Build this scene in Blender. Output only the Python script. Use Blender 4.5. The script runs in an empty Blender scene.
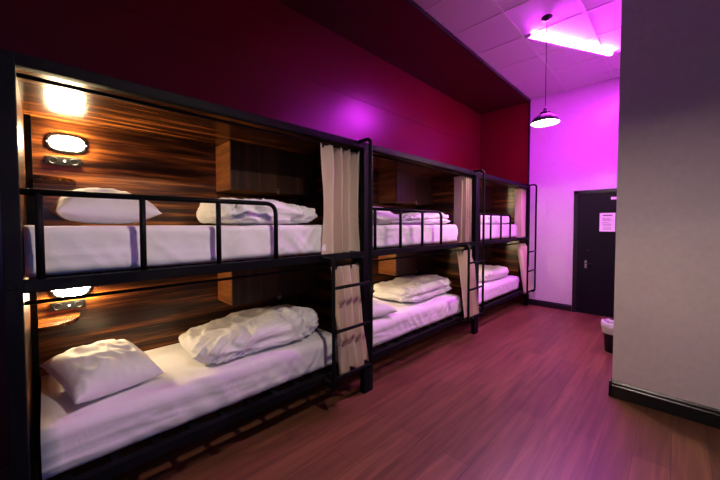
import bpy, bmesh, math, random
from mathutils import Vector, Matrix, noise
random.seed(7)
SC = bpy.context.scene
COL = SC.collection
PI = math.pi

# ------------------------------------------------------------------ helpers
class MB:
    """collects shapes (world coordinates) into one mesh"""
    def __init__(self):
        self.bm = bmesh.new(); self.smooth = []
    def box(self, x0, x1, y0, y1, z0, z1, bev=0.0, seg=2):
        t = bmesh.new()
        bmesh.ops.create_cube(t, size=1.0)
        for v in t.verts:
            v.co = Vector(((x0+x1)/2 + v.co.x*(x1-x0), (y0+y1)/2 + v.co.y*(y1-y0), (z0+z1)/2 + v.co.z*(z1-z0)))
        if bev > 0:
            bmesh.ops.bevel(t, geom=t.edges[:], offset=bev, segments=seg, profile=0.7, affect='EDGES')
        self.merge(t); return self
    def merge(self, t, mat=None, smooth=False):
        if mat: bmesh.ops.transform(t, matrix=mat, verts=t.verts)
        if smooth:
            for f in t.faces: f.smooth = True
        me = bpy.data.meshes.new('tmp'); t.to_mesh(me); t.free()
        self.bm.from_mesh(me); bpy.data.meshes.remove(me)
    def tube(self, pts, r, seg=10, caps=True):
        pts = [Vector(p) for p in pts]
        t = bmesh.new(); rings = []
        d = (pts[1]-pts[0]).normalized()
        ref = Vector((0, 0, 1)) if abs(d.z) < .9 else Vector((1, 0, 0))
        n = (ref - d*ref.dot(d)).normalized()
        for i, p in enumerate(pts):
            if i == 0: tg = (pts[1]-p).normalized()
            elif i == len(pts)-1: tg = (p-pts[i-1]).normalized()
            else: tg = ((pts[i+1]-p).normalized() + (p-pts[i-1]).normalized()).normalized()
            n = (n - tg*n.dot(tg)).normalized(); b = tg.cross(n)
            rings.append([t.verts.new(p + (n*math.cos(a)+b*math.sin(a))*r) for a in [2*PI*k/seg for k in range(seg)]])
        for a, b in zip(rings, rings[1:]):
            for k in range(seg):
                f = t.faces.new((a[k], a[(k+1) % seg], b[(k+1) % seg], b[k])); f.smooth = True
        if caps:
            t.faces.new(rings[0][::-1]); t.faces.new(rings[-1])
        self.merge(t); return self
    def lathe(self, prof, c, seg=40, axis='Z', sx=1.0, sy=1.0, closed=False, pw=1.0):
        """prof: list of (radius, height) about c"""
        t = bmesh.new(); rings = []
        for r, h in prof:
            ring = []
            for k in range(seg):
                a = 2*PI*k/seg
                ca, sa = math.cos(a), math.sin(a)
                p = Vector((r*math.copysign(abs(ca)**pw, ca)*sx, r*math.copysign(abs(sa)**pw, sa)*sy, h))
                if axis == 'X': p = Vector((p.z, p.x, p.y))
                if axis == 'Y': p = Vector((p.x, p.z, p.y))
                ring.append(t.verts.new(p + Vector(c)))
            rings.append(ring)
        for a, b in zip(rings, rings[1:]):
            for k in range(seg):
                f = t.faces.new((a[k], a[(k+1) % seg], b[(k+1) % seg], b[k])); f.smooth = True
        if not closed:
            if prof[0][0] > 1e-4: t.faces.new(rings[0][::-1])
            if prof[-1][0] > 1e-4: t.faces.new(rings[-1])
        bmesh.ops.remove_doubles(t, verts=t.verts, dist=1e-5)
        bmesh.ops.recalc_face_normals(t, faces=t.faces)
        self.merge(t); return self
    def grid(self, fn, nu, nv, closed_u=False, smooth=True, recalc=False):
        t = bmesh.new()
        vs = [[t.verts.new(fn(i/(nu if closed_u else nu-1), j/(nv-1))) for j in range(nv)] for i in range(nu)]
        for i in range(nu if closed_u else nu-1):
            for j in range(nv-1):
                a = vs[i][j]; b = vs[(i+1) % nu][j]; c = vs[(i+1) % nu][j+1]; d = vs[i][j+1]
                f = t.faces.new((a, b, c, d)); f.smooth = smooth
        bmesh.ops.remove_doubles(t, verts=t.verts, dist=1e-6)
        if recalc: bmesh.ops.recalc_face_normals(t, faces=t.faces)
        self.merge(t); return self
    def prism(self, poly, axis, a, b):
        """poly: 2D points; extruded along axis from a to b"""
        t = bmesh.new()
        def P(p, h):
            return {'X': (h, p[0], p[1]), 'Y': (p[0], h, p[1]), 'Z': (p[0], p[1], h)}[axis]
        lo = [t.verts.new(P(p, a)) for p in poly]; hi = [t.verts.new(P(p, b)) for p in poly]
        n = len(poly)
        t.faces.new(lo[::-1]); t.faces.new(hi)
        for k in range(n): t.faces.new((lo[k], lo[(k+1) % n], hi[(k+1) % n], hi[k]))
        bmesh.ops.recalc_face_normals(t, faces=t.faces)
        self.merge(t); return self

def wloc(o):
    p = Vector((0, 0, 0))
    while o is not None:
        p += o.location; o = o.parent
    return p

def obj(name, mb, mat, parent=None, loc=None):
    """link a collected mesh as ONE object; geometry was given in world coordinates"""
    me = bpy.data.meshes.new(name)
    off = Vector(loc) if loc is not None else (wloc(parent) if parent else Vector((0, 0, 0)))
    for v in mb.bm.verts: v.co -= off
    mb.bm.to_mesh(me); mb.bm.free()
    me.materials.append(mat)
    o = bpy.data.objects.new(name, me); COL.objects.link(o)
    if parent: o.parent = parent
    else: o.location = off
    return o

def tag(o, label, cat, group=None, kind=None):
    o['label'] = label; o['category'] = cat
    if group: o['group'] = group
    if kind: o['kind'] = kind
    return o

def thing(name, label, cat, loc, group=None):
    o = bpy.data.objects.new(name, None); COL.objects.link(o); o.location = loc
    o.empty_display_size = .1
    return tag(o, label, cat, group)

def struct(name, mb, mat, parent=None, label=None, cat=None):
    o = obj(name, mb, mat, parent)
    if parent is None: o['kind'] = 'structure'
    if label: o['label'] = label
    if cat: o['category'] = cat
    return o

def dup(o, parent=None, dy=0.0):
    c = o.copy(); COL.objects.link(c)
    if parent is not None: c.parent = parent
    else: c.location = o.location + Vector((0, dy, 0))
    for ch in list(o.children): dup(ch, c)
    return c

def fillet(pts, rad, n=6):
    """round the inner corners of a polyline"""
    P = [Vector(p) for p in pts]; out = [P[0]]
    for a, b, c in zip(P, P[1:], P[2:]):
        u = (a-b); v = (c-b); r = min(rad, u.length*.49, v.length*.49)
        p0 = b + u.normalized()*r; p1 = b + v.normalized()*r
        for k in range(n+1):
            s = k/n
            out.append(p0*(1-s)**2 + b*2*s*(1-s) + p1*s*s)
    out.append(P[-1]); return out

# ------------------------------------------------------------------ materials
def mat(name):
    m = bpy.data.materials.new(name); m.use_nodes = True
    return m, m.node_tree, m.node_tree.nodes['Principled BSDF']

def plain(name, col, rough=.5, metal=0.0, spec=.5, bump=0.0, bscale=60, coat=0.0):
    m, t, b = mat(name)
    b.inputs['Base Color'].default_value = (*col, 1); b.inputs['Roughness'].default_value = rough
    b.inputs['Metallic'].default_value = metal; b.inputs['Specular IOR Level'].default_value = spec
    b.inputs['Coat Weight'].default_value = coat
    tc = t.nodes.new('ShaderNodeTexCoord'); n = t.nodes.new('ShaderNodeTexNoise')
    n.inputs['Scale'].default_value = bscale; n.inputs['Detail'].default_value = 4
    t.links.new(tc.outputs['Object'], n.inputs['Vector'])
    # slight unevenness of the finish
    mx = t.nodes.new('ShaderNodeMix'); mx.data_type = 'RGBA'
    mx.inputs[6].default_value = (*[c*.9 for c in col], 1); mx.inputs[7].default_value = (*[min(1, c*1.08) for c in col], 1)
    t.links.new(n.outputs['Fac'], mx.inputs[0]); t.links.new(mx.outputs[2], b.inputs['Base Color'])
    if bump > 0:
        bp = t.nodes.new('ShaderNodeBump'); bp.inputs['Strength'].default_value = bump; bp.inputs['Distance'].default_value = .004
        t.links.new(n.outputs['Fac'], bp.inputs['Height']); t.links.new(bp.outputs['Normal'], b.inputs['Normal'])
    return m

def emit(name, col, s):
    m, t, b = mat(name)
    b.inputs['Base Color'].default_value = (.8, .8, .8, 1)
    b.inputs['Emission Color'].default_value = (*col, 1); b.inputs['Emission Strength'].default_value = s
    return m

def wood(name, scale, stops, rough=.28, seed=0.0, spec=.5):
    """streaky laminate; scale = how tightly the streaks vary along x, y, z"""
    m, t, b = mat(name)
    tc = t.nodes.new('ShaderNodeTexCoord')
    mp = t.nodes.new('ShaderNodeMapping'); mp.inputs['Scale'].default_value = scale; mp.inputs['Location'].default_value = (seed, seed*1.7, seed*.6)
    n1 = t.nodes.new('ShaderNodeTexNoise'); n1.inputs['Scale'].default_value = 1.0; n1.inputs['Detail'].default_value = 5; n1.inputs['Roughness'].default_value = .6; n1.inputs['Distortion'].default_value = .25
    n2 = t.nodes.new('ShaderNodeTexNoise'); n2.inputs['Scale'].default_value = 5.0; n2.inputs['Detail'].default_value = 3
    mx = t.nodes.new('ShaderNodeMix'); mx.data_type = 'FLOAT'; mx.inputs[0].default_value = .28
    cr = t.nodes.new('ShaderNodeValToRGB')
    e = cr.color_ramp.elements
    while len(e) < len(stops): e.new(.5)
    for k, (p, c) in enumerate(stops): e[k].position = p; e[k].color = (*c, 1)
    L = t.links.new
    L(tc.outputs['Object'], mp.inputs['Vector']); L(mp.outputs['Vector'], n1.inputs['Vector']); L(mp.outputs['Vector'], n2.inputs['Vector'])
    L(n1.outputs['Fac'], mx.inputs[2]); L(n2.outputs['Fac'], mx.inputs[3]); L(mx.outputs[0], cr.inputs['Fac']); L(cr.outputs['Color'], b.inputs['Base Color'])
    b.inputs['Roughness'].default_value = rough; b.inputs['Specular IOR Level'].default_value = spec
    return m

def floor_mat():
    m, t, b = mat('oak_laminate_floor'); L = t.links.new
    tc = t.nodes.new('ShaderNodeTexCoord')
    mp = t.nodes.new('ShaderNodeMapping'); mp.inputs['Rotation'].default_value = (0, 0, PI/2)
    br = t.nodes.new('ShaderNodeTexBrick')
    br.inputs['Scale'].default_value = 1.0; br.inputs['Brick Width'].default_value = 1.25; br.inputs['Row Height'].default_value = .165
    br.inputs['Mortar Size'].default_value = .0016; br.inputs['Mortar Smooth'].default_value = .3; br.offset = .37
    br.inputs['Color1'].default_value = (.212, .094, .046, 1); br.inputs['Color2'].default_value = (.147, .061, .030, 1); br.inputs['Mortar'].default_value = (.06, .02, .014, 1)
    L(tc.outputs['Object'], mp.inputs['Vector']); L(mp.outputs['Vector'], br.inputs['Vector'])
    g = t.nodes.new('ShaderNodeMapping'); g.inputs['Scale'].default_value = (26, 1.6, 1)
    n = t.nodes.new('ShaderNodeTexNoise'); n.inputs['Scale'].default_value = 1.0; n.inputs['Detail'].default_value = 6; n.inputs['Distortion'].default_value = .6
    L(tc.outputs['Object'], g.inputs['Vector']); L(g.outputs['Vector'], n.inputs['Vector'])
    cr = t.nodes.new('ShaderNodeValToRGB'); cr.color_ramp.elements[0].position = .3; cr.color_ramp.elements[0].color = (.55, .5, .48, 1)
    cr.color_ramp.elements[1].position = .68; cr.color_ramp.elements[1].color = (1.12, 1.1, 1.08, 1)
    L(n.outputs['Fac'], cr.inputs['Fac'])
    mx = t.nodes.new('ShaderNodeMix'); mx.data_type = 'RGBA'; mx.blend_type = 'MULTIPLY'; mx.inputs[0].default_value = 1.0
    L(br.outputs['Color'], mx.inputs[6]); L(cr.outputs['Color'], mx.inputs[7]); L(mx.outputs[2], b.inputs['Base Color'])
    b.inputs['Roughness'].default_value = .42
    bp = t.nodes.new('ShaderNodeBump'); bp.inputs['Strength'].default_value = .12; bp.inputs['Distance'].default_value = .002
    L(n.outputs['Fac'], bp.inputs['Height']); L(bp.outputs['Normal'], b.inputs['Normal'])
    return m

def cloth(name, col, rough=.85, scale=(7, 7, 7), strength=.35, dist=.012, sheen=.15):
    m, t, b = mat(name); L = t.links.new
    b.inputs['Base Color'].default_value = (*col, 1); b.inputs['Roughness'].default_value = rough
    b.inputs['Sheen Weight'].default_value = sheen; b.inputs['Specular IOR Level'].default_value = .2
    tc = t.nodes.new('ShaderNodeTexCoord'); mp = t.nodes.new('ShaderNodeMapping'); mp.inputs['Scale'].default_value = scale
    n = t.nodes.new('ShaderNodeTexNoise'); n.inputs['Scale'].default_value = 1.0; n.inputs['Detail'].default_value = 3; n.inputs['Distortion'].default_value = .8
    w = t.nodes.new('ShaderNodeTexNoise'); w.inputs['Scale'].default_value = 420; w.inputs['Detail'].default_value = 1
    bp = t.nodes.new('ShaderNodeBump'); bp.inputs['Strength'].default_value = strength; bp.inputs['Distance'].default_value = dist
    b2 = t.nodes.new('ShaderNodeBump'); b2.inputs['Strength'].default_value = .08; b2.inputs['Distance'].default_value = .001
    L(tc.outputs['Object'], mp.inputs['Vector']); L(mp.outputs['Vector'], n.inputs['Vector']); L(n.outputs['Fac'], bp.inputs['Height'])
    L(tc.outputs['Object'], w.inputs['Vector']); L(w.outputs['Fac'], b2.inputs['Height']); L(bp.outputs['Normal'], b2.inputs['Normal']); L(b2.outputs['Normal'], b.inputs['Normal'])
    return m

WSEED = 2.37
TUBE_S, BUNK_S, PEND_S, SKY_S = 820.0, 270.0, 1850.0, 4.2
ZEB = [(.33, (.010, .0034, .0016)), (.455, (.036, .0105, .0038)), (.54, (.17, .050, .011)), (.62, (.44, .155, .031)), (.70, (.55, .22, .046)), (.82, (.12, .034, .009))]
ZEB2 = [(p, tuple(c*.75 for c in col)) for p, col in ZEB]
DRK = [(.30, (.008, .004, .003)), (.46, (.030, .012, .007)), (.60, (.075, .027, .014)), (.74, (.11, .04, .02))]
M = {
    'steel': plain('black_powder_coated_steel', (.0045, .005, .0065), .5, spec=.06, bump=.15, bscale=350),
    'wood_h': wood('streaky_walnut_laminate', (6, .8, 19), ZEB, seed=WSEED),
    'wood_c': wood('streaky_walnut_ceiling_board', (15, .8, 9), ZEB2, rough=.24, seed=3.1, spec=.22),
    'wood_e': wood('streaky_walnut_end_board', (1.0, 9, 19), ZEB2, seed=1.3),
    'wood_s': wood('walnut_locker_side', (1.6, 8, 15), [(.30, (.05, .014, .004)), (.48, (.30, .10, .026)), (.62, (.45, .17, .045)), (.78, (.22, .07, .018))], rough=.35, seed=2.2),
    'wood_v': wood('dark_walnut_door', (9, 24, .8), DRK, rough=.4),
    'floor': floor_mat(),
    'red': plain('red_satin_paint', (.095, .0042, .006), .28, spec=.32, bump=.04, bscale=40),
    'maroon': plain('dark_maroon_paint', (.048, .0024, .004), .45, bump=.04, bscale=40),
    'white_wall': plain('white_gloss_paint', (.62, .60, .61), .25, bump=.04, bscale=30),
    'grey_wall': plain('warm_white_paint', (.74, .66, .69), .6, bump=.05, bscale=30),
    'black_trim': plain('black_gloss_trim', (.008, .008, .010), .3),
    'black_door': plain('black_door_paint', (.004, .004, .006), .4, spec=.15),
    'plastic': plain('black_plastic', (.008, .008, .009), .4, spec=.25),
    'sheet': cloth('white_cotton_sheet', (.84, .83, .84)),
    'duvet': cloth('white_cotton_duvet', (.87, .86, .87), scale=(11, 11, 14), strength=.55, dist=.02),
    'pillow': cloth('white_cotton_pillowcase', (.86, .85, .85), scale=(9, 9, 9), strength=.4),
    'curtain': cloth('beige_curtain_cloth', (.63, .51, .39), scale=(10, 14, 3), strength=.25),
    'chrome': plain('brushed_steel', (.6, .6, .62), .3, metal=1.0),
    'paper': plain('white_paper', (.8, .8, .8), .6),
    'ink': plain('grey_print', (.12, .11, .13), .7),
    'lamp_on': emit('lit_frosted_glass', (1.0, .75, .41), BUNK_S),
    'lamp_off': plain('frosted_glass', (.7, .7, .68), .3),
    'tube': emit('magenta_tube', (.85, .035, 1.1), TUBE_S),
    'bulb': emit('warm_bulb', (1.0, .79, .68), PEND_S),
    'shade_in': plain('white_enamel', (.8, .8, .78), .4),
    'led': emit('indicator_light', (.9, .95, 1.0), 4.0),
    'brass': plain('grey_lock_metal', (.35, .34, .33), .35, metal=1.0),
}
def ceiling_mat():
    m, t, b = mat('ceiling_tiles'); L = t.links.new
    tc = t.nodes.new('ShaderNodeTexCoord')
    n = t.nodes.new('ShaderNodeTexNoise'); n.inputs['Scale'].default_value = 90; n.inputs['Detail'].default_value = 5
    L(tc.outputs['Object'], n.inputs['Vector'])
    cr = t.nodes.new('ShaderNodeValToRGB'); cr.color_ramp.elements[0].color = (.66, .66, .66, 1); cr.color_ramp.elements[1].color = (.80, .80, .80, 1)
    L(n.outputs['Fac'], cr.inputs['Fac']); L(cr.outputs['Color'], b.inputs['Base Color'])
    b.inputs['Roughness'].default_value = .8
    bp = t.nodes.new('ShaderNodeBump'); bp.inputs['Strength'].default_value = .2; bp.inputs['Distance'].default_value = .002
    L(n.outputs['Fac'], bp.inputs['Height']); L(bp.outputs['Normal'], b.inputs['Normal'])
    return m
def liner_mat():
    m, t, b = mat('thin_white_bin_bag')
    b.inputs['Base Color'].default_value = (.75, .74, .8, 1); b.inputs['Roughness'].default_value = .3
    tr = t.nodes.new('ShaderNodeBsdfTranslucent'); tr.inputs['Color'].default_value = (.8, .78, .85, 1)
    mx = t.nodes.new('ShaderNodeMixShader'); mx.inputs[0].default_value = .4
    out = t.nodes['Material Output']
    t.links.new(b.outputs[0], mx.inputs[1]); t.links.new(tr.outputs[0], mx.inputs[2]); t.links.new(mx.outputs[0], out.inputs['Surface'])
    return m
def pane_mat():
    m, t, b = mat('clear_window_glass')
    tr = t.nodes.new('ShaderNodeBsdfTransparent'); gl = t.nodes.new('ShaderNodeBsdfGlossy'); gl.inputs['Roughness'].default_value = .02
    mx = t.nodes.new('ShaderNodeMixShader'); mx.inputs[0].default_value = .08
    t.links.new(tr.outputs[0], mx.inputs[1]); t.links.new(gl.outputs[0], mx.inputs[2]); t.links.new(mx.outputs[0], t.nodes['Material Output'].inputs['Surface'])
    return m
M['tiles'] = ceiling_mat(); M['liner'] = liner_mat(); M['pane'] = pane_mat()

# ------------------------------------------------------------------ the setting
XB = -2.709            # face of the wall behind the bunks
XR, YN, YF, ZC = 2.6, -2.6, 5.98, 3.537
XS = -1.836            # edge of the dark red strip of ceiling
YP, XP = 3.25, -.352   # the pale wall block on the right

struct('floor', MB().box(XB-.1, XR+.1, YN-.1, YF+.1, -.06, 0), M['floor'])
struct('wall_left', MB().box(XB-.12, XB, YN, YF, 0, 2.872).box(XB-.12, XB-.004, YN, YF, 2.872, 2.880).box(XB-.12, XB, YN, YF, 2.880, ZC), M['red'])
struct('wall_far', MB().box(XB-.12, XR, YF, YF+.12, 0, ZC), M['white_wall'])
struct('wall_end_red', MB().box(XB, XS-.006, YF-.025, YF, 0, 3.50), M['red'], label='dark red painted end panel of the alcove above the bunks', cat='wall')
struct('wall_block', MB().box(XP, XR, YP, YF, 0, ZC), M['grey_wall'], label='pale beige wall block on the right with black baseboard', cat='wall')
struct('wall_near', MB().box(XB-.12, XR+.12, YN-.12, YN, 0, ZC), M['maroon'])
wy0, wy1, wz0, wz1 = -1.9, .1, .95, 2.35
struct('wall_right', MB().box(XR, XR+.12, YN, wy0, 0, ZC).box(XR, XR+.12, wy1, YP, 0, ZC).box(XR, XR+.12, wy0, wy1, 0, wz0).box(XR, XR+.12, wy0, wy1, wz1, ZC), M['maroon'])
w = MB()
for a, b_, c, d in ((wy0, wy0+.05, wz0, wz1), (wy1-.05, wy1, wz0, wz1), ((wy0+wy1)/2-.025, (wy0+wy1)/2+.025, wz0, wz1), (wy0, wy1, wz0, wz0+.05), (wy0, wy1, wz1-.05, wz1)):
    w.box(XR+.02, XR+.08, a, b_, c, d, .004)
wo = struct('fill_window_1', w, M['black_trim'])  # unseen opening, added to let bluish fill light into the room
obj('pane', MB().box(XR+.046, XR+.052, wy0+.05, wy1-.05, wz0+.05, wz1-.05), M['pane'], wo)
struct('ceiling', MB().box(XB-.12, XR+.12, YN-.12, YF+.12, ZC, ZC+.06), M['tiles'])
g = MB()
for k in range(-3, 8):
    x = -.712 - .585*k
    if XS+.02 < x < XR: g.box(x-.012, x+.012, YN, YF, ZC-.006, ZC)
for k in range(-12, 4):
    y = 3.925 + .585*k
    if YN < y < YF-.02: g.box(XS, XR, y-.012, y+.012, ZC-.006, ZC)
struct('trim_1', g, M['shade_in'], label='thin white grid bars between the ceiling tiles', cat='ceiling grid')
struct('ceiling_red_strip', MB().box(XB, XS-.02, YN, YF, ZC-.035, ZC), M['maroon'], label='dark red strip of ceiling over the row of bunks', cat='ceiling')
struct('trim_2', MB().box(XS-.02, XS, YN, YF, ZC-.045, ZC).box(XS-.022, XS, YF-.035, YF, 0, ZC-.045), M['black_trim'], label='black edge trim along the dark red alcove', cat='trim')
def base_profile(L0, L1, face, axis, sgn, h=.128, d=.02):
    """skirting with a stepped top; face = wall plane, sgn = which way it sticks out"""
    m = MB()
    poly = [(face, 0), (face+sgn*d, 0), (face+sgn*d, h*.72), (face+sgn*d*.75, h*.78), (face+sgn*d*.75, h*.9), (face+sgn*d*.35, h), (face, h)]
    m.prism(poly, axis, L0, L1); return m
struct('baseboard_block', base_profile(YP-.02, YF-.02, XP, 'Y', -1), M['black_trim'])
o = base_profile(XP-.02, XR, 0, 'X', -1)
bm = o.bm
# profile for a face looking along -y: prism along X uses (y, z)
for v in bm.verts: v.co.y += YP
struct('baseboard_front', o, M['black_trim'])
o = base_profile(XS, -1.18, 0, 'X', -1, h=.10)
for v in o.bm.verts: v.co.y += YF
struct('baseboard_far', o, M['black_trim'])

# door in the far wall
DX0, DX1, DZ = -1.174, -.372, 1.922
fr = MB().box(DX0, DX0+.055, YF-.03, YF, 0, DZ, .004).box(DX1-.055, DX1, YF-.03, YF, 0, DZ, .004).box(DX0, DX1, YF-.03, YF, DZ-.055, DZ, .004)
door = struct('door_1', fr, M['black_trim'], label='black door in the magenta-lit far wall', cat='door')
lf = MB().box(DX0+.057, DX1-.057, YF-.016, YF, .008, DZ-.058, .003)
lo_ = obj('door_leaf', lf, M['black_door'], door)
hp = MB().box(-1.018, -.99, YF-.024, YF-.016, .715, .835, .004)
hd = obj('handle_plate', hp, M['chrome'], lo_)
lv = MB().tube(fillet([(-1.004, YF-.02, .79), (-1.004, YF-.062, .79), (-.90, YF-.062, .79)], .015), .008)
obj('handle_lever', lv, M['plastic'], door)
obj('deadbolt', MB().lathe([(.0, -.034), (.018, -.034), (.021, -.03), (.021, -.016)], (-.985, YF, .985), 20, 'Y'), M['plastic'], door)
# notices on the door
t = thing('notice', 'white printed notice sheet stuck on the black door', 'notice', (-.755, YF-.017, 1.425))
obj('sheet', MB().box(-.842, -.655, YF-.0185, YF-.0165, 1.288, 1.565), M['paper'], t)
pr = MB()
pr.box(-.805, -.692, YF-.0195, YF-.0184, 1.520, 1.536)
random.seed(3)
for k, z in enumerate((1.487, 1.468, 1.449, 1.418, 1.396, 1.374, 1.343, 1.322)):
    a = -.815 + random.random()*.02; b_ = -.69 - random.random()*.035
    pr.box(a, b_, YF-.0193, YF-.0184, z-.0028, z+.0028)
obj('print', pr, M['ink'], t)
tag(obj('door_sign', MB().box(-.712, -.60, YF-.0195, YF-.0165, 1.762, 1.800, .001), M['paper'], loc=(-.656, YF-.017, 1.78)), 'small white strip sign high on the black door', 'sign')

# ------------------------------------------------------------------ bunk beds
P = 2.0056
XF = -1.796                      # front face of the frame
YA, YB = -.1126, 1.889           # outer ends of the first bunk
T = .05
BUNK_LABEL = ['black steel bunk bed with walnut panels, nearest of the row', 'black steel bunk bed with walnut panels, middle of the row', 'black steel bunk bed at the far end beside the magenta wall']
def make_bunk():
    r = thing('bunk_bed', BUNK_LABEL[0], 'bunk bed', (-2.25, (YA+YB)/2, 0), 'black bunk beds along the red wall')
    s = M['steel']
    obj('post', MB().box(XF-T, XF, YA, YA+T, 0, 2.06, .004), s, r)
    obj('post', MB().box(XF-T, XF, YB-T, YB, 0, 2.06, .004), s, r)
    obj('post', MB().box(XB+.015, XB+.065, YA+.026, YA+.076, 0, 2.034, .004), s, r)
    obj('post', MB().box(XB+.015, XB+.065, YB-.076, YB-.026, 0, 2.034, .004), s, r)
    obj('top_rail', MB().box(XF-T+.002, XF-.002, YA+T, YB-T, 2.012, 2.06, .004), s, r)
    for y in (YA+.014, YA+.036):
        for z in (2.035, 1.155): obj('bolt', MB().lathe([(.0, .003), (.004, .003), (.006, 0)], (XF, y, z), 10, 'X'), s, r)
    # upper and lower bed frames
    for z0, z1, nm in ((1.13, 1.181, 'upper_bed_frame'), (.247, .297, 'lower_bed_frame')):
        f = MB().box(XF-T+.002, XF-.002, YA+T, YB-T, z0, z1, .004)
        f.box(XB+.02, XB+.06, YA+.076, YB-.076, z0, z1, .003)
        f.box(XB+.065, XF-T, YA+.072, YA+.112, z0, z1, .003).box(XB+.065, XF-T, YB-.112, YB-.072, z0, z1, .003)
        fo = obj(nm, f, s, r)
        n = 11
        for k in range(n):
            y = YA+.16 + (YB-YA-.32)*k/(n-1)
            obj('slat', MB().box(XB+.061, XF-T-.001, y-.016, y+.016, z1-.02, z1-.004, .003), s, fo)
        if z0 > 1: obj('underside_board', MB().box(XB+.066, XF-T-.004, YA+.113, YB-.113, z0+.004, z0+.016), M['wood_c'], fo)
    # guard rail
    gx, gr, gz = XF-.022, .0135, 1.531
    y3 = YA+1.165
    gd = MB().tube(fillet([(gx, YA+T, gz), (gx, y3, gz), (gx, y3, 1.178)], .07, 8), gr, 12)
    go = obj('guard_rail', gd, s, r)
    for y in (-.012, .338, .694):
        obj('upright', MB().tube([(gx, y, 1.178), (gx, y, gz)], gr, 12), s, go)
    # ladder
    lx, y0, y1, tr = -1.672, 1.408, 1.785, .0135
    la = MB().tube(fillet([(XF-.012, y1, 2.052), (lx, y1, 2.058), (lx, y1, .272), (XF-.01, y1, .272)], .05, 8), tr, 12)
    la.tube(fillet([(XF-.01, y0, 1.156), (lx, y0, 1.156), (lx, y0, .272), (XF-.01, y0, .272)], .045, 8), tr, 12)
    lo = obj('ladder', la, s, r)
    for z in (.955, .645, .315):
        obj('rung', MB().tube([(lx, y0, z), (lx, y1, z)], .012, 12), s, lo)
    # curtain rods
    obj('curtain_rod', MB().tube([(-1.868, YA+T, 1.996), (-1.868, YB-T, 1.996)], .009, 10), s, r)
    obj('curtain_rod', MB().tube(fillet([(-1.860, YA+T, 1.082), (-1.860, YB-.09, 1.082), (-1.835, YB-.06, 1.135)], .03), .008, 10), s, r)
    # panels
    obj('back_panel', MB().box(XB+.001, XB+.015, YA+.026, YB-.026, .30, 2.05), M['wood_h'], r)
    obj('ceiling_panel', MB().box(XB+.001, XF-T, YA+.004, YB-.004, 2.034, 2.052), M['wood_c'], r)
    for y, xe in ((YA+.026, XF-T-.001), (YB-.046, -1.955)):
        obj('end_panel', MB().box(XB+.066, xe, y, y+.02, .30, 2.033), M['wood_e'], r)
    return r
bunk = make_bunk()
BUNKS = [bunk]
for k in (1, 2):
    b_ = dup(bunk, dy=P*k); b_['label'] = BUNK_LABEL[k]; BUNKS.append(b_)

WHERE = ['nearest', 'middle', 'farthest']
LV = ['upper', 'lower']
XW = XB+.0155     # face of the back panel
# overhead cabinets
def make_cabinet(z0, z1):
    t = thing('wall_cabinet', '', 'cabinet', (XW, 1.41, z0), 'walnut lockers inside the bunks')
    y0, y1, xf = 1.014, 1.812, -2.40
    c = MB().box(XW, xf-.018, y0, y0+.018, z0, z1).box(XW, xf-.018, y1-.018, y1, z0, z1).box(XW, xf-.018, y0+.018, y1-.018, z0, z0+.018).box(XW, xf-.018, y0+.018, y1-.018, z1-.018, z1).box(XW, XW+.008, y0+.018, y1-.018, z0+.018, z1-.018)
    obj('carcass', c, M['wood_s'], t)
    ym = (y0+y1)/2
    for a, b_ in ((y0, ym-.0015), (ym+.0015, y1)):
        obj('door', MB().box(xf-.017, xf, a, b_, z0, z1, .001), M['wood_v'], t)
    k = MB().tube(fillet([(xf+.006, ym-.009, z0+.012), (xf+.006, ym-.009, z0+.034), (xf+.006, ym+.009, z0+.034), (xf+.006, ym+.009, z0+.012)], .008), .0025, 8)
    k.box(xf+.001, xf+.013, ym-.015, ym+.015, z0-.014, z0+.014, .003)
    obj('padlock', k, M['brass'], t)
    return t
CAB = [make_cabinet(1.668, 2.033), make_cabinet(.774, 1.128)]
for i, c in enumerate(CAB):
    c['label'] = f'walnut cabinet fixed inside the {LV[i]} berth of the nearest bunk'
    for k in (1, 2):
        d = dup(c, dy=P*k); d['label'] = f'walnut cabinet fixed inside the {LV[i]} berth of the {WHERE[k]} bunk'

# corner shelves
def make_shelf(z, i):
    m = MB(); pts = []
    y0, y1, x1 = YA+.078, .15, -2.42
    pts.append((XW, y0)); n = 14
    for k in range(n+1):
        a = PI/2*k/n
        pts.append((XW + (x1-XW)*math.cos(a)**.8, y0 + (y1-y0)*math.sin(a)**.9))
    m.prism(pts, 'Z', z-.02, z)
    return tag(obj('corner_shelf', m, M['wood_c'], loc=(XW, y0, z-.02)), f'small curved walnut shelf in the {LV[i]} berth of the nearest bunk', 'shelf', 'corner shelves by the pillows')
SH = [make_shelf(1.668, 0), make_shelf(.842, 1)]
for i, c in enumerate(SH):
    for k in (1, 2):
        d = dup(c, dy=P*k); d['label'] = f'small curved walnut shelf in the {LV[i]} berth of the {WHERE[k]} bunk'

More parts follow.
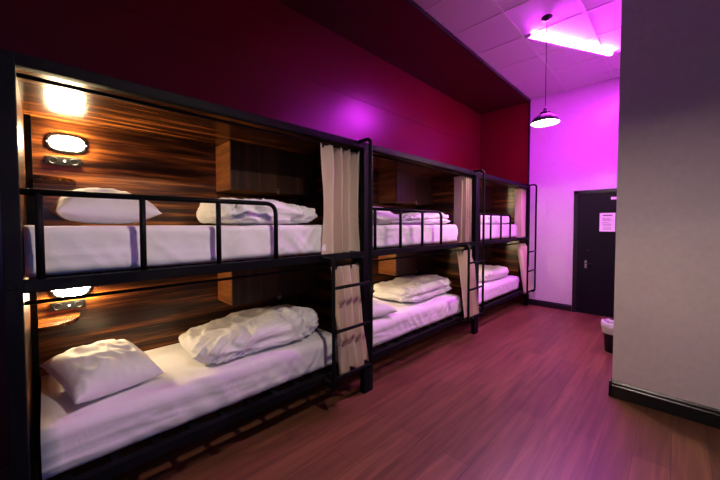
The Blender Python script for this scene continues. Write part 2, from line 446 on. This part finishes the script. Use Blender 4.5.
# reading lamps: oval bulkhead lights with a wire guard
def make_lamp(zc, i):
    yc = .115
    t = thing('bulkhead_lamp', f'lit oval caged lamp on the walnut panel of the nearest {LV[i]} berth', 'lamp', (XW, yc, zc), 'oval lamps inside the bunks')
    obj('back_plate', MB().lathe([(.0, 0), (1.0, 0), (1.0, .010), (.94, .014), (.0, .014)], (XW, yc, zc), 48, 'X', .097, .058, pw=.72), M['plastic'], t)
    prof = [(1.0, .012)] + [(math.cos(a)**.55, .012+.050*math.sin(a)) for a in [PI/2*k/9 for k in range(1, 9)]] + [(0.0, .062)]
    obj('diffuser', MB().lathe(prof, (XW, yc, zc), 48, 'X', .080, .043, pw=.72), M['lamp_on'], t)
    for dz in (-.018, .018):
        c = MB()
        h = .085*math.sqrt(1-(dz/.05)**2)
        c.tube(fillet([(XW+.010, yc-h-.006, zc+dz), (XW+.066, yc-h*.86, zc+dz), (XW+.066, yc+h*.86, zc+dz), (XW+.010, yc+h+.006, zc+dz)], .03), .0022, 6); obj('guard_wire', c, M['plastic'], t)
    for dy in (-.032, .032):
        c = MB(); c.tube(fillet([(XW+.010, yc+dy, zc-.052), (XW+.066, yc+dy, zc-.036), (XW+.066, yc+dy, zc+.036), (XW+.010, yc+dy, zc+.052)], .02), .0022, 6); obj('guard_wire', c, M['plastic'], t)
    for sgn in (-1, 1): obj('screw', MB().lathe([(0, .016), (.004, .016), (.005, .010)], (XW, yc+sgn*.0915, zc), 10, 'X'), M['chrome'], t)
    return t
LA = [make_lamp(1.902, 0), make_lamp(.997, 1)]
for i, c in enumerate(LA):
    for k in (1, 2):
        d = dup(c, dy=P*k); d['label'] = f'oval caged lamp at the pillow end of the {WHERE[k]} {LV[i]} berth'
        if (k, i) == (1, 0):
            for ch in d.children:
                if ch.name.startswith('diffuser'):
                    ch.data = ch.data.copy(); ch.data.materials[0] = M['lamp_off']
# sockets
def make_socket(zc, i):
    yc = .098
    t = thing('socket_panel', f'black socket panel below the lamp of the nearest {LV[i]} berth', 'socket', (XW, yc, zc), 'socket panels inside the bunks')
    obj('plate', MB().box(XW, XW+.012, yc-.082, yc+.082, zc-.026, zc+.026, .004), M['plastic'], t)
    for y in (yc-.048, yc+.048):
        s = MB()
        s.lathe([(.021, .0125), (.021, .0145), (.018, .0145), (.016, .0125)], (XW, y, zc), 24, 'X', closed=True)
        for dy, dz in ((-.006, -.004), (.006, -.004), (0, .007)): s.box(XW+.012, XW+.0132, y+dy-.0018, y+dy+.0018, zc+dz-.003, zc+dz+.003)
        obj('outlet', s, M['black_trim'], t)
    obj('indicator_light', MB().lathe([(0, .0155), (.0045, .0145), (.0055, .012)], (XW, yc+.004, zc), 14, 'X'), M['led'], t)
    return t
SO = [make_socket(1.792, 0), make_socket(.896, 1)]
for i, c in enumerate(SO):
    for k in (1, 2):
        d = dup(c, dy=P*k); d['label'] = f'black socket panel below the lamp of the {WHERE[k]} {LV[i]} berth'

# ------------------------------------------------------------------ bedding
def ridged(p):
    return 1-abs(noise.noise(p))*2

def mattress(k, i):
    """sheet-covered mattress: rounded section swept along y with puckered faces"""
    x0, x1 = -2.640, (-1.896 if i == 0 else -1.876)
    y0, y1 = (YA+.054 if i == 0 else -.03)+P*k, ((1.505 if k == 0 else 1.535) if i == 0 else 1.62)+P*k
    zb = 1.1785 if i == 0 else .2945
    zt = 1.392 if i == 0 else .522
    r = .035 if i == 0 else .055; per = []
    def arc(cx, cz, a0, a1, n=6):
        for q in range(n+1):
            a = a0+(a1-a0)*q/n; per.append((cx+r*math.cos(a), cz+r*math.sin(a), math.cos(a), math.sin(a)))
    def seg(a, b, nx, nz, n):
        for q in range(1, n): per.append((a[0]+(b[0]-a[0])*q/n, a[1]+(b[1]-a[1])*q/n, nx, nz))
    arc(x1-r, zb+r, -PI/2, 0, 4); seg((x1, zb+r), (x1, zt-r), 1, 0, 12); arc(x1-r, zt-r, 0, PI/2)
    seg((x1-r, zt), (x0+r, zt), 0, 1, 26); arc(x0+r, zt-r, PI/2, PI); seg((x0, zt-r), (x0, zb+r), -1, 0, 4); arc(x0+r, zb+r, PI, 1.5*PI, 4)
    seg((x0+r, zb), (x1-r, zb), 0, -1, 6)
    n = len(per); ny = 130; sd = 11.3*k+5.7*i
    cxm, czm = (x0+x1)/2, (zb+zt)/2
    ys = []
    capn = 6
    for q in range(capn+1):
        a = PI/2*q/capn; ys.append((y0+r*(1-math.sin(a)), 1-math.cos(a)))
    for q in range(1, ny): ys.append((y0+r+(y1-y0-2*r)*q/ny, 1.0))
    for q in range(capn, -1, -1):
        a = PI/2*q/capn; ys.append((y1-r*(1-math.sin(a)), 1-math.cos(a)))
    ys = [(y0, -9)] + ys + [(y1, -9)]
    def fn(u, v):
        px, pz, nx, nz = per[int(round(u*n)) % n]
        y, s = ys[int(round(v*(len(ys)-1)))]
        if s == -9: return Vector((cxm, y, czm))
        ins = r*(1-s)
        px -= nx*ins; pz -= nz*ins
        d = 0
        tl = (y-y0)/(y1-y0)
        front = max(0, nx)
        h = (pz-zb)/(zt-zb)
        if front > .2:
            # sheet pulled down over the side: slanting puckers, deeper toward the far end
            q = Vector((y*9+h*1.5+sd, h*.9, sd))
            d += .009*ridged(q)*(.3+.9*tl)*front*(1-.5*h)
            cr = max(0, ridged(Vector((y*13-h*2.6+.4*noise.noise(Vector((y*3, h*2, sd))), h*.35+y*.3, sd+8)))-.35)
            d += .022*cr*front*max(0, (tl-.35))*1.5*(1-.35*h)
            d += .004*max(0, ridged(Vector((y*2.2+h*.5, h*4.5, sd+5)))-.3)*front*(1-tl)*2
            d += .008*noise.noise(Vector((y*2.1, h*1.1, sd+3)))*front
            d += (.014*(1-h)**2)*(.4+.6*noise.noise(Vector((y*5, sd, 2))))*front
        if nz > .2:
            d += .0045*noise.noise(Vector((px*5, y*3, sd)))*nz + .0022*ridged(Vector((px*4+y*6, y*3-px*5, sd)))*nz
        if abs(tl-.5) > .47: d += .005*ridged(Vector((px*11, pz*3, sd)))
        px += nx*d; pz += nz*d if nz > 0 else 0
        return Vector((px, y, pz))
    m = MB(); m.grid(fn, n, len(ys), closed_u=True, recalc=True)
    return tag(obj('mattress', m, M['sheet'], loc=((x0+x1)/2, (y0+y1)/2, zb)), f'mattress in a white fitted sheet on the {WHERE[k]} {LV[i]} berth', 'mattress', 'sheeted mattresses in the bunks')
for k in range(3):
    for i in range(2): mattress(k, i)
ZT = [1.392, .522]

def pillow(c, lx, ly, h, rz, tilt, k, i, label, sd, sag=.0, roll=0.0):
    """c = centre on the mattress; lx, ly = full size before rotation; grid top and bottom"""
    n = 44; m = MB()
    R = Matrix.Rotation(rz, 4, 'Z') @ Matrix.Rotation(tilt, 4, 'Y') @ Matrix.Rotation(roll, 4, 'X')
    cols = []
    def pt(u, v, side):
        a, b = u*2-1, v*2-1
        ex = 1-.07*(1-b*b)*abs(a)**3 ; ey = 1-.10*(1-a*a)*abs(b)**3
        x = a*ex*lx/2; y = b*ey*ly/2
        t = (max(0, 1-abs(a)**2.6)**.55)*(max(0, 1-abs(b)**2.6)**.55)
        z = side*h*(.62 if side > 0 else .38)*t
        wr = .014*ridged(Vector((a*2.6+b*1.2, b*3.2-a, sd)))*t**.5 + .02*noise.noise(Vector((a*1.3, b*1.3, sd+4)))*t
        edge = 1-min(1, t*1.2)
        wr += .008*edge*noise.noise(Vector((a*7, b*7, sd)))*(1 if t > 1e-4 else 0)
        z += wr*(1 if side > 0 else .25)
        p = R @ Vector((x, y, z)); p += Vector(c)
        p.z = max(p.z, ZT[i]+.0055) if side < 0 else max(p.z, ZT[i]+.007)
        return p
    for side in (1, -1): m.grid(lambda u, v: pt(u, v, side), n, n)
    bmesh.ops.remove_doubles(m.bm, verts=m.bm.verts, dist=.0012)
    bmesh.ops.recalc_face_normals(m.bm, faces=m.bm.faces)
    return tag(obj('pillow', m, M['pillow'], loc=(c[0], c[1], ZT[i]+.0055)), label, 'pillow', 'white pillows in the bunks')
pillow((-2.33, .255, ZT[0]+.082), .40, .46, .19, .06, .04, 0, 0, 'plump white pillow lying at the lamp end of the nearest upper berth', 1.0)
pillow((-2.19, .215, ZT[1]+.090), .44, .40, .19, .27, .20, 0, 1, 'white pillow lying askew on the nearest lower berth', 2.2, roll=-.04)
pillow((-2.05, .19+P, ZT[0]+.062), .40, .36, .17, .1, 0, 1, 0, 'white pillow by the near post of the middle upper berth', 3.3)
pillow((-2.12, .20+P, ZT[1]+.055), .46, .40, .15, -.2, .0, 1, 1, 'pink-lit white pillow near the front edge of the middle lower berth', 4.1)
pillow((-2.3, .17+2*P, ZT[0]+.05), .46, .40, .14, .0, 0, 2, 0, 'white pillow at the near end of the farthest upper berth', 5.1)

def duvet(x0, x1, y0, y1, h, i, sd, label, skew=0.0, layers=1, left=.7, right=1.0, wr=1.0, e=.42, backh=1.0, ez=.62, rz=0.0):
    """a folded quilt: super-ellipsoid lump with creases, folds and a flat underside"""
    m = MB(); nu, nv = 220, 84
    cx, cy = (x0+x1)/2, (y0+y1)/2; zb = ZT[i]+.004
    def sp(v, p): return math.copysign(abs(v)**p, v)
    def fn(u, v):
        a = u*2*PI; b = (v-.5)*PI
        cb = sp(math.cos(b), .55) if abs(math.cos(b)) > 1e-6 else 0
        X = cb*sp(math.cos(a), e); Y = cb*sp(math.sin(a), e); Z = sp(math.sin(b), ez)
        tl = (Y+1)/2                                     # 0 = near end, 1 = far end
        hh = h*(left+(right-left)*min(1, tl*1.5))
        hh *= backh+(1-backh)*(X+1)/2
        z = (Z+1)/2
        px = X*(x1-x0)/2; py = Y*(y1-y0)/2 + skew*X
        q = Vector((px*3.2, py*3.2, z*1.1+sd))
        d = .040*noise.noise(q)*wr
        # gathered creases running across and down the front
        q2 = Vector((py*9+px*4+z*2.0, px*5-py*2.5+z*1.2, sd*1.3))
        d += .019*(ridged(q2)-.5)*wr
        q3 = Vector((py*20-px*9, px*14+z*2.2, sd*2.1))
        d += .006*(ridged(q3)-.5)*wr
        # sharper diagonal creases climbing the front
        q4 = Vector((py*17-z*3.4+px*6+.7*noise.noise(q*2), px*3+z*.8, sd*1.9))
        d += .020*max(0, ridged(q4)-.38)*wr*(.35+.65*max(0, min(1, X+.4)))
        if layers > 1:
            for L in range(1, layers):
                zz = L/layers
                d -= .030*math.exp(-((z-zz-.05*noise.noise(Vector((py*3, px*3, sd))))/.075)**2)
        nx, ny, nz = X*.9, Y*.9, Z*.8
        amt = 1.0 if Z > -.8 else .4
        p = Vector((px+nx*d*amt*1.1, py+ny*d*amt*1.1, zb+z*hh+max(nz, -.2)*d*amt))
        if rz: 
            c_, s_ = math.cos(rz), math.sin(rz); p = Vector((p.x*c_-p.y*s_, p.x*s_+p.y*c_, p.z))
        p.x += cx; p.y += cy
        p.z = max(p.z, zb+.0015+.001*(1+Z))
        p.x = max(p.x, -2.68)
        return p
    m.grid(fn, nu, nv, closed_u=True, recalc=True)
    return tag(obj('duvet', m, M['duvet'], loc=(cx, cy, zb)), label, 'duvet', 'white duvets folded on the bunks')
duvet(-2.50, -1.955, .66, 1.60, .185, 1, 1.7, 'rumpled white duvet heaped on the nearest lower berth', left=.62, skew=-.02, rz=.03, backh=1.05, wr=1.25)
duvet(-2.50, -1.915, .79, 1.50, .19, 0, 6.1, 'folded white duvet behind the guard rail of the nearest upper berth', layers=1, left=1.05, right=.86, backh=1.05, wr=1.2)
duvet(-2.55, -1.985, .70+P, 1.64+P, .205, 1, 9.4, 'thick folded white duvet on the middle lower berth', layers=2, left=.92, e=.34, wr=1.3)
duvet(-2.5, -1.93, .56+P, 1.53+P, .135, 0, 12.9, 'white duvet folded flat on the middle upper berth', layers=2, left=.6, right=1.0, wr=1.2)
duvet(-2.55, -1.95, .50+2*P, 1.57+2*P, .17, 1, 15.2, 'white duvet on the farthest lower berth under magenta light', layers=1, left=.9, wr=1.2)
duvet(-2.5, -1.93, .45+2*P, 1.50+2*P, .155, 0, 19.8, 'white duvet on the farthest upper berth under magenta light', layers=1, left=.9, wr=1.2)

# ------------------------------------------------------------------ curtains
def curtain(k, i, label, y0, y1, ztop, zbot, xt, xb, folds, sd):
    t = thing('curtain', label, 'curtain', (xt, (y0+y1)/2+P*k, zbot), 'beige privacy curtains drawn to the bunk ends')
    m = MB(); nu, nv = 140, 46
    def fn(u, v):
        s = 1-v                                            # 0 top .. 1 bottom after flip
        ph = folds*2*PI*(u+.09*noise.noise(Vector((u*4, sd, 0)))) + sd
        amp = (.024+.018*s)*(1+.5*noise.noise(Vector((u*5, s*1.5, sd))))
        gather = 1-.10*math.sin(PI*min(1, s*1.1))*1.0
        yc = (y0+y1)/2
        y = yc-((.035, .085, .085)[k]*s if i == 1 else 0)+(u-.5)*(y1-y0)*gather + .012*math.cos(ph*1.0)*s + .012*noise.noise(Vector((u*3, s*2.5, sd+1)))
        x = xt+(xb-xt)*s - (.10-.035*s)*(.5-.5*math.sin(ph)) + .006*noise.noise(Vector((u*9, s*4, sd)))
        z = ztop+(zbot-ztop)*s
        if s > .93: z += .020*math.sin(ph*.5+sd)*(s-.93)/.07 + .012*noise.noise(Vector((u*7, sd, 3)))
        z -= .008*(1-s)*abs(math.sin(ph*.5))
        if i == 0:
            st = max(0, min(1, (y-1.50)/.08)); st = st*st*(3-2*st); en = max(0, min(1, (y-1.77)/.06))
            dep = .028+(.13-.06*en)*st*(.6+.8*abs(noise.noise(Vector((u*6, sd, 5)))))
            x = -1.852 - dep*(.5-.5*math.sin(ph)) - .004*(1+noise.noise(Vector((u*9, s*4, sd))))
            if y < 1.51: x = max(x, -1.882)
        return Vector((x, y+P*k, z))
    m.grid(fn, nu, nv)
    c = obj('cloth', m, M['curtain'], t)
    md = c.modifiers.new('thickness', 'SOLIDIFY'); md.thickness = .003; md.offset = 0
    zr = 1.996 if i == 0 else 1.082
    xr = -1.868 if i == 0 else -1.860
    for q in range(5):
        y = y0+.03+(y1-y0-.08)*q/4+P*k
        h = MB()
        pts = [(xr+.013*math.cos(a), y, zr+.013*math.sin(a)) for a in [2*PI*w_/16 for w_ in range(16)]]
        h.tube(pts+[pts[0]], .0035, 6, caps=False)
        h.box(xr-.004, xr+.004, y-.009, y+.009, ztop-.03, zr-.011)
        obj('hook', h, M['plastic'], t)
    return t
for k in range(3):
    curtain(k, 0, f'beige curtain gathered at the ladder end of the {WHERE[k]} upper berth', (1.445, 1.67, 1.68)[k], (1.88, 1.888, 1.93)[k], 2.000, 1.150, -1.884, -1.885, 4.4, 1.0+2.3*k)
    curtain(k, 1, f'beige curtain hanging behind the ladder of the {WHERE[k]} lower berth', (1.56, 1.60, 1.60)[k], (1.85, 1.875, 1.875)[k], 1.080, .282, -1.832, -1.712, 3.7, 2.1+1.9*k)

# ------------------------------------------------------------------ lamps of the room
def pendant(x, y, zr, label):
    t = thing('pendant_lamp', label, 'pendant lamp', (x, y, zr), 'black dome pendants')
    obj('ceiling_rose', MB().lathe([(0, 0), (.045, 0), (.052, -.006), (.052, -.022), (.04, -.03), (.006, -.034), (0, -.034)], (x, y, ZC-.006), 28), M['plastic'], t)
    obj('cord', MB().tube([(x, y, zr+.17), (x, y, ZC-.035)], .0035, 8), M['plastic'], t)
    sh = [(.130, 0), (.134, .004), (.130, .018), (.117, .040), (.098, .062), (.074, .080), (.052, .091), (.046, .094)]
    obj('shade', MB().lathe(sh, (x, y, zr), 56, closed=True), M['plastic'], t)
    inn = [(.128, .002), (.126, .018), (.113, .038), (.094, .059), (.071, .076), (.048, .087), (0, .089)]
    obj('shade_lining', MB().lathe(inn, (x, y, zr), 56, closed=True), M['shade_in'], t)
    obj('collar', MB().lathe([(.046, .090), (.05, .094), (.05, .110), (.044, .116), (.026, .120), (.022, .124), (.022, .142), (.014, .152), (.006, .172), (0, .172)], (x, y, zr), 32), M['plastic'], t)
    bl = [(0, .010)] + [(.032*math.sin(a), .042-.032*math.cos(a)) for a in [PI*q/10 for q in range(1, 8)]] + [(.014, .075), (.014, .088), (0, .088)]
    obj('bulb', MB().lathe(bl, (x, y, zr), 20), M['bulb'], t)
    return t
pendant(-1.0, 3.715, 2.447, 'black dome pendant lamp hanging before the magenta wall')
pendant(-.35, .85, 2.447, 'black dome pendant lamp hanging in front of the nearest bunk bed')

A = Vector((-1.228, 3.887, 3.506)); B = Vector((-.619, 5.064, 3.506)); D = (B-A).normalized(); N = Vector((-D.y, D.x, 0))
t = thing('ceiling_tube_light', 'glowing magenta fluorescent tube fixed to the tiled ceiling', 'tube light', ((A+B)/2))
hb = MB()
rot = Matrix.Translation((A+B)/2 + N*.036) @ Matrix.Rotation(math.atan2(D.y, D.x), 4, 'Z')
q = bmesh.new(); bmesh.ops.create_cube(q, size=1.0)
for v in q.verts: v.co = Vector((v.co.x*(B-A).length, v.co.y*.036, .0075+v.co.z*.036))
bmesh.ops.bevel(q, geom=q.edges[:], offset=.004, segments=2, affect='EDGES'); hb.merge(q, rot)
obj('housing', hb, M['shade_in'], t)
obj('tube', MB().tube([A+D*.03, B-D*.03], .014, 12), M['tube'], t)
for p, s in ((A, 1), (B, -1)):
    e_ = bmesh.new(); bmesh.ops.create_cube(e_, size=1.0)
    for v in e_.verts: v.co = Vector((v.co.x*.022, v.co.y*.036, .004+v.co.z*.036))
    bmesh.ops.bevel(e_, geom=e_.edges[:], offset=.004, segments=2, affect='EDGES')
    mm = MB(); mm.merge(e_, Matrix.Translation(p+D*s*.019) @ Matrix.Rotation(math.atan2(D.y, D.x), 4, 'Z'))
    obj('end_cap', mm, M['shade_in'], t)

# ------------------------------------------------------------------ waste bin
bx, by = -.472, 4.40
t = thing('waste_bin', 'small black waste bin with a pale bag liner beside the wall', 'bin', (bx, by, 0))
obj('bucket', MB().lathe([(0, .002), (.074, .002), (.078, .0), (.094, .24), (.097, .245), (.093, .247), (.090, .242), (.075, .008), (0, .008)], (bx, by, 0), 40), M['plastic'], t)
def bag(u, v):
    a = 2*PI*u
    prof = [(.102, .205), (.106, .225), (.109, .25), (.112, .285), (.104, .318), (.09, .326), (.076, .305), (.070, .27), (.068, .235)]
    f = v*(len(prof)-1); j = min(int(f), len(prof)-2); s = f-j
    r = prof[j][0]*(1-s)+prof[j+1][0]*s; h = prof[j][1]*(1-s)+prof[j+1][1]*s
    w_ = noise.noise(Vector((math.cos(a)*2.6, math.sin(a)*2.6, v*2)))
    w2 = ridged(Vector((math.cos(a)*6, math.sin(a)*6, v*3)))
    k_ = min(1, v*3)
    r += k_*(.012*w_+.005*w2); h += k_*.018*w_
    r = max(r, .0)
    x = bx+r*math.cos(a); 
    return Vector((min(x, XP-.012), by+r*math.sin(a), h))
m = MB(); m.grid(bag, 72, 30, closed_u=True)
bg = obj('bag_liner', m, M['liner'], t)
md = bg.modifiers.new('thickness', 'SOLIDIFY'); md.thickness = .0012

# ------------------------------------------------------------------ sky outside, camera, view
wd = bpy.data.worlds.new('dusk'); SC.world = wd; wd.use_nodes = True
bgn = wd.node_tree.nodes['Background']; bgn.inputs['Color'].default_value = (.12, .24, .75, 1); bgn.inputs['Strength'].default_value = SKY_S  # blue fill that enters by the added opening in wall_right

cam = bpy.data.cameras.new('camera'); co = bpy.data.objects.new('camera', cam); COL.objects.link(co)
f_px, yaw, pit, rol = 317.21, math.radians(45.0816), math.radians(1.8585), math.radians(-.0847)
cam.sensor_width = 36; cam.sensor_fit = 'HORIZONTAL'; cam.lens = f_px/720*36
cam.shift_y = (234.654-240)/720; cam.clip_start = .02
fw = Vector((-math.sin(yaw)*math.cos(pit), math.cos(yaw)*math.cos(pit), -math.sin(pit)))
rt = Vector((math.cos(yaw), math.sin(yaw), 0)); up = rt.cross(fw)
r2 = rt*math.cos(rol)+up*math.sin(rol); u2 = -rt*math.sin(rol)+up*math.cos(rol)
mw = Matrix((( r2.x, u2.x, -fw.x, 0), (r2.y, u2.y, -fw.y, 0), (r2.z, u2.z, -fw.z, 1.4), (0, 0, 0, 1)))
co.matrix_world = mw
SC.camera = co
vs = SC.view_settings
vs.view_transform = 'Standard'; vs.look = 'None'; vs.exposure = 0.0; vs.gamma = 1.0; vs.use_curve_mapping = False
cy = SC.cycles
cy.max_bounces = 8; cy.diffuse_bounces = 5; cy.glossy_bounces = 4; cy.transparent_max_bounces = 8
cy.sample_clamp_indirect = 6.0; cy.use_denoising = True; cy.use_light_tree = True
cy.caustics_reflective = False; cy.caustics_refractive = False
